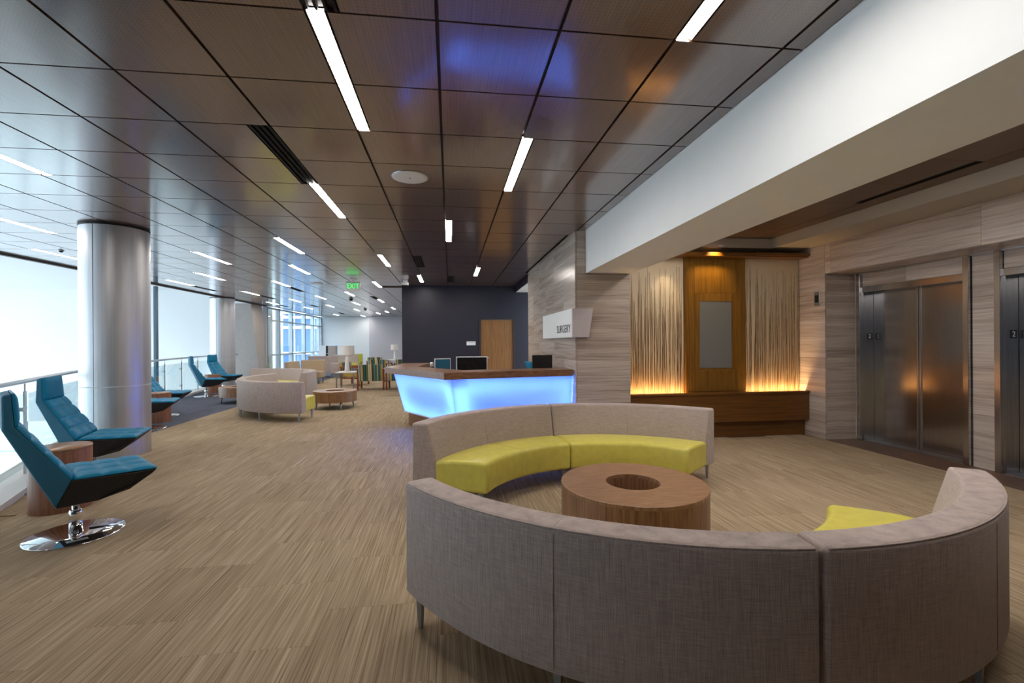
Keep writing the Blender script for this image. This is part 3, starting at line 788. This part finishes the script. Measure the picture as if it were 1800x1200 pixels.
SO = [((1.425, 3.31), -123.3, 'large curved sofa module in the foreground, its taupe back to us, left of the seam'),
      ((1.425, 3.31), -65.7, 'curved sofa module at the lower right corner, right of the seam, curling back'),
      ((1.36, 3.36), 126.2, 'curved lime-seat sofa module before the glowing desk, left of its pair'),
      ((1.36, 3.36), 68.6, 'curved lime-seat sofa module before the wood feature wall, right of its pair'),
      ((-2.62, 10.72), -122, 'small looking curved sofa in mid floor, grey back to us, lime end at its right'),
      ((-2.62, 10.72), -180.5, 'curved sofa module wrapping the left side of the mid floor group'),
      ((-5.35, 12.2), 15, 'curved sofa module farther back with its end facing us, right of the pale one'),
      ((-5.35, 12.2), 73, 'pale curved sofa module farther back, its front facing us behind the mid floor sofa')]
for k, (c, a, lab) in enumerate(SO):
    o = sf if k == 0 else copy_tree(sf)
    o.location = (c[0] + RM * math.cos(R(a)), c[1] + RM * math.sin(R(a)), 0); o.rotation_euler = (0, 0, R(a)); o['label'] = lab
# coffee tables
def ring_table(x, y, label, legs):
    t_ = thing('coffee_table', label, 'coffee table', (x, y, 0), 0, 'round wooden coffee tables with a central hole')
    z0 = .16 if legs else 0
    r = .54 if not legs else .47
    MB().lathe([(r, z0), (r, .375)], 72, closed=False).build('side', M['oakside'], t_)
    MB().lathe([(.2, .375), (r + .001, .375), (r + .001, .398), (r - .002, .401), (.201, .401), (.2, .398), (.2, .375)], 72, closed=False, smooth=False).build('table_top', M['oak'], t_)
    MB().lathe([(.2, z0 + .03), (.2, .375)], 48, closed=False).build('hole_liner', M['oakside'], t_)
    MB().lathe([(.2, z0 + .012), (.2, z0 + .03)], 48).build('hole_bottom', M['oakside'], t_)
    if legs:
        MB().lathe([(r - .01, z0), (r - .01, z0 + .012)], 48).build('base_plate', M['black'], t_)
        for k in range(4):
            a = R(30 + 90 * k); MB().tube([(.40 * math.cos(a), .40 * math.sin(a), z0), (.42 * math.cos(a), .42 * math.sin(a), 0)], [.026, .014], 8).build('leg', M['legmetal'], t_)
    return t_
ring_table(1.375, 3.33, 'round wooden drum coffee table with a hole, inside the front sofa ring', False)
ring_table(-2.6, 10.78, 'round wooden coffee table on metal legs beside the mid floor sofa', True)
ring_table(-5.25, 12.25, 'round wooden coffee table on legs left of the mid floor sofa', True)

# ================================================================== RECEPTION DESK
dk = thing('reception_desk', 'angular reception desk with wooden counter and glowing blue glass front', 'desk', (.4, 7.4, 0))
def D(p): return (p[0] - .4, p[1] - 7.4)
CO = [(1.72, 6.30), (-.08, 5.95), (-1.05, 7.55), (-.87, 9.0)]
CI = [(1.72, 6.80), (.17, 6.49), (-.53, 7.64), (-.36, 9.0)]
MB().strip([D(p) for p in CO], [D(p) for p in CI], .987, 1.077).build('counter_top', M['counter'], dk)
GT = [(1.725, 6.38), (.012, 6.06), (-.915, 7.60)]
GB = [(1.735, 6.50), (.085, 6.60), (-.79, 8.05)]
ZT, ZB = .986, .30
def lean(off, z):        # point rows on the leaning front, moved inward by off
    k = (z - ZB) / (ZT - ZB)
    inn = [(0, 1), (.55, .83), (.93, .36)]
    return [(b[0] + (t_[0] - b[0]) * k + n_[0] * off, b[1] + (t_[1] - b[1]) * k + n_[1] * off) for t_, b, n_ in zip(GT, GB, inn)]
for k, nm in ((0, 'front'), (1, 'wing')):
    a, b = lean(0, ZB), lean(0, ZT); a2, b2 = lean(.012, ZB), lean(.012, ZT)
    MB().hexa([(*D(a[k]), ZB), (*D(a[k + 1]), ZB), (*D(a2[k + 1]), ZB), (*D(a2[k]), ZB)], [(*D(b[k]), ZT), (*D(b[k + 1]), ZT), (*D(b2[k + 1]), ZT), (*D(b2[k]), ZT)]).build('glass_panel', M['frost'], dk)
    a, b = lean(.22, ZB), lean(.22, ZT); a2, b2 = lean(.235, ZB), lean(.235, ZT)
    MB().hexa([(*D(a[k]), ZB), (*D(a[k + 1]), ZB), (*D(a2[k + 1]), ZB), (*D(a2[k]), ZB)], [(*D(b[k]), ZT), (*D(b[k + 1]), ZT), (*D(b2[k + 1]), ZT), (*D(b2[k]), ZT)]).build('light_box_back', M['white'], dk)
    # led strips along the four edges of the light box
    for z in (ZB + .035, ZT - .035):
        q = lean(.17, z); p0, p1 = Vector((*D(q[k]), z)), Vector((*D(q[k + 1]), z))
        MB().tube([p0.lerp(p1, .04), p0.lerp(p1, .96)], .008, 6).build('led_strip', M['blueled'], dk)
    for u in (.03, .97):
        q0, q1 = lean(.17, ZB + .05), lean(.17, ZT - .05)
        p0 = Vector((*D(q0[k]), ZB + .05)).lerp(Vector((*D(q0[k + 1]), ZB + .05)), u); p1 = Vector((*D(q1[k]), ZT - .05)).lerp(Vector((*D(q1[k + 1]), ZT - .05)), u)
        MB().tube([p0, p1], .006, 6).build('led_strip', M['blueled'], dk)
# light box closing pieces
a, a2 = lean(.0, ZB), lean(.24, ZB)
MB().strip([D(p) for p in a], [D(p) for p in a2], ZB - .02, ZB - .001).build('light_box_floor', M['white'], dk)
b, b2 = lean(.0, ZT), lean(.15, ZT)
q0, q1, q2, q3 = lean(0, ZB)[2], lean(.235, ZB)[2], lean(.235, ZT)[2], lean(0, ZT)[2]
MB().hexa([(*D(q0), ZB), (*D(q1), ZB), (D(q1)[0] - .0, D(q1)[1] + .012, ZB), (D(q0)[0], D(q0)[1] + .012, ZB)], [(*D(q3), ZT), (*D(q2), ZT), (D(q2)[0], D(q2)[1] + .012, ZT), (D(q3)[0], D(q3)[1] + .012, ZT)]).build('light_box_end', M['white'], dk)
PO = [(1.72, 7.02), (.17, 6.78), (-.74, 8.30), (-.62, 9.0)]
PI_ = [(1.72, 7.12), (.22, 6.9), (-.62, 8.32), (-.52, 9.0)]
MB().strip([D(p) for p in PO], [D(p) for p in PI_], 0, ZB - .021).build('plinth', M['counter'], dk)
MB().strip([D((1.72, 6.75)), D((.28, 6.62)), D((-.42, 7.78)), D((-.36, 8.95))], [D((1.72, 7.5)), D((.66, 7.38)), D((.2, 8.05)), D((.3, 8.95))], .70, .735).build('work_surface', M['counter'], dk)
MB().strip([D((1.72, 6.72)), D((.2, 6.53)), D((-.5, 7.70)), D((-.4, 8.98))], [D((1.72, 6.745)), D((.25, 6.58)), D((-.46, 7.74)), D((-.37, 8.98))], .735, .985).build('inner_screen', M['counter'], dk)
# things behind the counter
def monitor(x, y, z, rz, w, h, label, back=True, frame='blackplastic', scr='screen'):
    t_ = thing('computer_monitor', label, 'monitor', (x, y, z), rz)
    MB().lathe([(.10, 0), (.10, .012), (.03, .016)], 24).build('stand_base', M['alu'], t_)
    MB().box(-.02, .02, -.012, .012, .014, .28).build('stand_neck', M['alu'], t_)
    zc = .30
    MB().box(-w / 2, w / 2, -.035, -.012, zc - h / 2 + .02, zc + h / 2 + .02).build('casing', M[frame], t_, .006)
    MB().box(-w / 2 + .015, w / 2 - .015, -.038, -.0352, zc - h / 2 + .035, zc + h / 2 + .005).build('screen', M[scr], t_)
    MB().box(-.09, .09, -.012, .010, zc - .05, zc + .06).build('rear_housing', M[frame], t_)
    return t_
monitor(1.44, 7.02, .735, R(12) + PI, .34, .42, 'black computer monitor seen from behind at the right end of the desk')
monitor(.36, 7.62, .735, R(-4), .52, .36, 'wide monitor with white frame behind the counter, left of the wooden door', frame='whiteplastic', scr='screen')
monitor(-.14, 8.05, .735, R(22), .30, .28, 'small monitor with blue screen at the left end of the desk', frame='whiteplastic', scr='tealshell')
cp = thing('webcam', 'small white round device on the counter by the blue monitor', 'device', (-.30, 7.62, 1.077))
MB().lathe([(.030, 0), (.030, .05), (.02, .07)], 20).build('body', M['whiteplastic'], cp); MB().lathe([(.034, 0), (.034, .006)], 20).build('foot', M['alu'], cp)
tc = thing('task_chair', 'teal desk chair behind the counter, only the top of its curved back visible', 'chair', (1.22, 7.95, 0), R(200))
bk = MB()
vs = []
for k in range(9):
    u = k / 8; z = .55 + .57 * u; x = -.22 - .05 * u + .14 * max(0, u - .7) ** 1.2 * 3
    for q in (-1, 1): vs += [(x, q * (.20 - .05 * u * u), z), (x - .03, q * (.20 - .05 * u * u), z)]
for k in range(8):
    o_ = k * 4; 
    for (p_, q_) in ((0, 1), (1, 3), (3, 2), (2, 0)): bk.f.append((o_ + p_, o_ + q_, o_ + 4 + q_, o_ + 4 + p_)); bk.sm.append(True)
bk.f += [(0, 1, 3, 2), (32, 33, 35, 34)]; bk.sm += [False, False]; bk.v = vs
bk.build('backrest', M['teal'], tc)
MB().box(-.22, .24, -.23, .23, .44, .50).build('seat', M['teal'], tc, .02)
MB().lathe([(.025, .08), (.025, .44)], 16).build('gas_lift', M['blackplastic'], tc)
for k in range(5):
    a = 2 * PI * k / 5; MB().tube([(0, 0, .10), (.28 * math.cos(a), .28 * math.sin(a), .06)], [.025, .015], 8).build('leg', M['blackplastic'], tc)
    MB().lathe([(.022, 0), (.026, .025), (.022, .05)], 12, (.28 * math.cos(a), .28 * math.sin(a))).build('caster', M['blackplastic'], tc)

# ================================================================== SURGERY SIGN
sg = thing('department_sign', 'white wraparound SURGERY sign on the stone pillar corner', 'sign', (1.69, 6.18, 1.73))
z0, z1 = -.198, .204
MB().box(0, .053, .0495, 2.03, z0, z1).build('side_panel', M['white'], sg)
MB().hexa([(.0, 0, z0), (.237, 0, z0), (.237, .048, z0), (.0, .048, z0)], [(.0, 0, z1), (.30, 0, z1), (.30, .048, z1), (.0, .048, z1)]).build('front_panel', plain('sign_lilac_grey', srgb(206, 196, 200), .5), sg)
q = ob('lettering', text_mesh('SURGERY', .165, plain('sign_lettering', srgb(40, 38, 44), .5), .001), sg, (-.003, .51, -.075))
q.rotation_euler = (R(90), 0, R(-90)); q.scale = (1.2, 1.0, 1)

# ================================================================== WOOD FEATURE WALL
YP = 6.62
fw = thing('feature_wall', 'lit wood and reed feature wall with a bench ledge, beside the elevators', 'wall panel', (4.0, 6.62, 0))
def fx(x): return x - 4.0
def fbox(b, x0, x1, y0, y1, z0, z1): return b.box(fx(x0), fx(x1), y0 - 6.62, y1 - 6.62, z0, z1)
fbox(MB(), 2.555, 5.495, 6.50, 6.88, 0, .24).build('toe_kick', M['bench'], fw)
fbox(MB(), 2.555, 5.495, 6.40, 6.472, .245, .655).build('bench_front', M['bench'], fw, .003, 1)
fbox(MB(), 2.555, 5.497, 6.385, 6.485, .657, .69).build('bench_ledge', M['bench'], fw, .003, 1)
fbox(MB(), 3.56, 4.545, 6.4855, 6.543, .657, .69).build('ledge_return', M['bench'], fw)
fbox(MB(), 2.555, 5.495, 6.80, 6.88, .24, 2.88).build('backing', M['beige'], fw)
fbox(MB(), 3.56, 4.545, 6.5565, 6.79, .66, 2.744).build('centre_panel', M['feature'], fw)
# proud centre boards
for (x0, x1, za, zb) in ((3.565, 3.70, .70, 2.745), (4.40, 4.54, .70, 2.745), (3.703, 4.397, 2.20, 2.745), (3.703, 4.397, .70, 1.02), (3.703, 3.785, 1.023, 2.197), (4.315, 4.397, 1.023, 2.197), (3.788, 4.312, 2.075, 2.197)):
    fbox(MB(), x0, x1, 6.545, 6.556, za, zb).build('veneer_board', M['feature'], fw)
fbox(MB(), 3.788, 4.312, 6.550, 6.556, 1.055, 2.072).build('display_screen', plain('display_reflect_grey', srgb(112, 113, 112), .25, var=.01), fw)  # pale reflection on the screen is put into the grey base
fbox(MB(), 2.56, 5.497, 6.40, 6.80, 2.745, 2.80).build('cornice', M['bench'], fw)
fbox(MB(), 4.60, 5.52 - .03, 6.36, 6.40, 2.76, 2.80).build('cornice_lip', M['bench'], fw)
for (x0, x1) in ((2.56, 3.555), (4.55, 5.492)):
    fbox(MB(), x0, x1, 6.602, 6.622, .57, 2.745).build('resin_panel', M['reedback'], fw)
    rb = MB(); rnd = random.Random(3 if x0 < 3 else 5)
    nr = int((x1 - x0) / .0125)
    for k in range(nr):
        x = x0 + .006 + (x1 - x0 - .012) * (k + rnd.random() * .8) / nr
        hgt = 1.15 + .85 * rnd.random() ** .8
        zb_ = .61; y = 6.595 - .007 * rnd.random(); dx = (rnd.random() - .5) * .09
        pts = []; n_ = 5
        for j in range(n_ + 1):
            u = j / n_; xx = min(max(x + dx * u + (rnd.random() - .5) * .012, x0 + .003), x1 - .003)
            pts.append((fx(xx), y - 6.62, zb_ + hgt * u))
        r0_ = .0026 + .0022 * rnd.random()
        rb.tube(pts, [r0_ * (1 - .6 * j / n_) for j in range(n_ + 1)], 4)
    tag(rb.build('reeds', M['reed'], fw), kind='stuff')
    fbox(MB(), x0 + .02, x1 - .04, 6.50, 6.53, .60, .612).build('uplight', M['warm'], fw)
    fbox(MB(), x0 + .01, x1 - .01, 6.475, 6.59, .57, .599).build('uplight_tray', M['bench'], fw)
# warm downlight over the centre panel
dl = thing('downlight', 'small recessed warm downlight above the wood feature wall', 'ceiling light', (4.0, 6.43, 2.885))
def spot(name, loc, tgt, power, col, size, blend, parent=None, rad=.03):
    l = bpy.data.lights.new(name, 'SPOT'); l.energy = power; l.color = col; l.spot_size = R(size); l.spot_blend = blend; l.shadow_soft_size = rad
    o = bpy.data.objects.new(name, l); COL.objects.link(o); o.location = loc
    o.rotation_euler = (Vector(tgt) - Vector(loc)).to_track_quat('-Z', 'Y').to_euler()
    return o
MB().lathe([(.045, -.001), (.045, -.006), (.03, -.006)], 24, (0, -.1), closed=False).build('trim_ring', M['alu'], dl)
lp = spot('downlight_lamp', (3.95, 6.30, 2.86), (3.95, 6.56, 2.5), 16, (1, .66, .22), 95, .8)
lp2 = spot('downlight_lamp', (3.25, 6.30, 2.70), (3.25, 6.60, 2.1), 5, (1, .80, .55), 60, .8)
for l_ in (lp, lp2): 
    mw = l_.matrix_world.copy(); l_.parent = dl; l_.location = Vector(l_.location) - Vector((4.0, 6.43, 2.885))

# ================================================================== FAR LOUNGE
def striped_chair(label, x, y, rz, grp='striped armchairs in the far lounge'):
    c = thing('striped_armchair', label, 'armchair', (x, y, 0), rz, grp)
    MB().hexa([(-.34, -.36, .28), (-.26, -.36, .28), (-.26, .36, .28), (-.34, .36, .28)], [(-.42, -.36, .80), (-.34, -.36, .80), (-.34, .36, .80), (-.42, .36, .80)]).build('backrest', M['stripe'], c, .015)
    MB().box(-.28, .32, -.34, .34, .30, .44).build('seat', M['stripe'], c, .02)
    for s in (-1, 1):
        MB().box(-.36, -.31, min(s * .365, s * .415), max(s * .365, s * .415), 0, .66).build('leg', M['chairwood'], c)
        MB().box(.27, .32, min(s * .365, s * .415), max(s * .365, s * .415), 0, .62).build('leg', M['chairwood'], c)
        MB().box(-.38, .34, min(s * .36, s * .42), max(s * .36, s * .42), .62, .66).build('armrest', M['chairwood'], c)
        MB().box(-.31, .27, min(s * .37, s * .41), max(s * .37, s * .41), .24, .29).build('side_rail', M['chairwood'], c)
    return c
sc0 = striped_chair('striped armchair with its wide back to us, left of the desk', -2.46, 14.98, R(90))
def sc(label, x, y, rz):
    o = copy_tree(sc0); o.location = (x, y, 0); o.rotation_euler = (0, 0, rz); o['label'] = label
sc('striped armchair half hidden behind the left end of the desk', -1.58, 14.95, R(90))
sc('striped armchair seen from its side behind the white table lamp', -3.30, 16.6, R(-15))
sc('striped armchair in the far row, left of the far lamp', -2.85, 19.2, R(80))
sc('striped armchair in the far row, behind and left of the far lamp', -3.3, 21.6, R(-60))
sc('striped armchair in the far row, right of the far lamp by the navy wall', -1.85, 19.3, R(90))
sc('striped armchair farthest back at the navy wall corner', -1.95, 22.0, R(-100))
def side_table(label, x, y, w, d, h):
    t_ = thing('lamp_table', label, 'side table', (x, y, 0))
    MB().box(-w / 2, w / 2, -d / 2, d / 2, h - .03, h).build('table_top', M['whiteplastic'], t_, .004, 1)
    for sx_ in (-1, 1):
        for sy in (-1, 1):
            MB().box(sx_ * (w / 2 - .035) - .015, sx_ * (w / 2 - .035) + .015, sy * (d / 2 - .035) - .015, sy * (d / 2 - .035) + .015, 0, h - .03).build('leg', M['legmetal'], t_)
    return t_
side_table('square white lamp table with steel legs beside the striped armchair', -3.27, 15.12, .58, .7, .56)
side_table('lamp table between the far striped armchairs', -2.42, 20.6, .5, .5, .74)
def lamp(label, x, y, z, k=1.0):
    l = thing('table_lamp', label, 'lamp', (x, y, z))
    MB().lathe([(.115 * k, 0), (.115 * k, .02 * k), (.07 * k, .03 * k)], 24).build('base', M['ceramic'], l)
    MB().lathe([(.085 * k, .03 * k), (.07 * k, .08 * k), (.065 * k, .30 * k), (.05 * k, .47 * k), (.02 * k, .50 * k), (.012, .56 * k)], 24).build('body', M['ceramic'], l)
    MB().lathe([(.228 * k, .53 * k), (.215 * k, .83 * k)], 40, closed=False).build('shade', M['shade'], l)
    MB().tube([(0, 0, .55 * k), (0, 0, .80 * k)], .006, 6).build('stem', M['alu'], l)
    MB().tube([(-.216 * k, 0, .79 * k), (.216 * k, 0, .79 * k)], .003, 6).build('shade_spider', M['alu'], l)
    return l
lamp('large white table lamp on the square white lamp table', -3.27, 15.12, .56)
lamp('smaller white table lamp in the far row of striped armchairs', -2.72 + .30, 20.6, .74, .79)

def bench(name, label, x, y, rz, L_, depth=.72, hb=.78, back='taupe', seat='lime', cat='sofa', arm=False):
    c = thing(name, label, cat, (x, y, 0), rz)
    MB().hexa([(-L_ / 2, depth / 2 - .22, .2), (L_ / 2, depth / 2 - .22, .2), (L_ / 2, depth / 2, .2), (-L_ / 2, depth / 2, .2)],
              [(-L_ / 2, depth / 2 - .13, hb), (L_ / 2, depth / 2 - .13, hb), (L_ / 2, depth / 2, hb), (-L_ / 2, depth / 2, hb)]).build('backrest', M[back], c, .015)
    MB().box(-L_ / 2 + (.0 if not arm else .14), L_ / 2, -depth / 2, depth / 2 - .2, .2, .44).build('seat', M[seat], c, .02)
    if arm: MB().box(-L_ / 2, -L_ / 2 + .138, -depth / 2, depth / 2 - .2, .2, hb).build('armrest', M[back], c, .015)
    for sx_ in (-1, 1):
        for sy in (-1, 1): MB().box(sx_ * (L_ / 2 - .08) - .02, sx_ * (L_ / 2 - .08) + .02, sy * (depth / 2 - .08) - .02, sy * (depth / 2 - .08) + .02, 0, .2).build('leg', M['legmetal'], c)
    return c
bench('booth_sofa', 'tan high sided booth sofa behind the mid floor sofas, left part of the corner', -5.2, 16.78, R(90), 1.15, back='tan', seat='tan', hb=.84)
bench('booth_sofa', 'tan booth sofa closing the corner of the far booth, right part', -5.13, 17.73, 0, .86, back='tan', seat='tan', hb=.84)
bench('straight_sofa', 'taupe straight sofa showing its back just beyond the tan booth', -5.48, 20.95, R(180), 1.2, hb=.92)
bench('straight_sofa', 'taupe sofa with lime seat facing us near the far wall', -5.45, 24.6, 0, 1.3, hb=.86)
bench('lime_lounge', 'lime green sofa partly hidden behind the large table lamp', -5.25, 26.2, R(0), .7, back='limeart', seat='limeart', hb=.86)
ot = thing('ottoman', 'small taupe ottoman with metal legs beside the far sofas', 'ottoman', (-4.68, 20.0, 0))
MB().box(-.3, .06, -.2, .2, .2, .64).build('cushion', M['taupe'], ot, .03)
for sx_ in (-1, 1):
    for sy in (-1, 1): MB().box(sx_ * .13 - .14, sx_ * .13 - .10, sy * .15 - .02, sy * .15 + .02, 0, .2).build('leg', M['legmetal'], ot)
cb = thing('display_cabinet', 'white display cabinet with dark open slot in front of the far windows', 'cabinet', (-6.68, 26.0, 0))
MB().box(-.36, -.02, -.2, .2, 0, 1.35).build('panel_white', M['whiteplastic'], cb)
MB().box(.10, .50, -.2, .2, 0, 1.33).build('panel_taupe', M['taupe'], cb)
MB().box(-.018, .098, -.1, .2, 0, 1.33).build('slot', M['black'], cb)
for z in (.5, .9): MB().box(-.018, .098, -.18, -.1, z, z + .03).build('shelf', M['alu'], cb)
ct = thing('booth_table', 'low pale table standing in front of the tan booth', 'table', (-5.0, 15.5, 0))
MB().box(-.42, .42, -.25, .25, .59, .62).build('table_top', M['whiteplastic'], ct, .004, 1)
MB().lathe([(.03, .012), (.03, .59)], 16).build('stem', M['legmetal'], ct); MB().lathe([(.22, 0), (.22, .012)], 24).build('base', M['legmetal'], ct)
mg = thing('magazine', 'lime green magazine lying on the low pale booth table', 'magazine', (-4.8, 15.5, .62), R(20))
MB().box(-.14, .14, -.10, .10, 0, .012).build('pages', M['limeart'], mg); MB().box(-.142, .142, -.102, .102, .012, .014).build('cover', M['limeart'], mg)
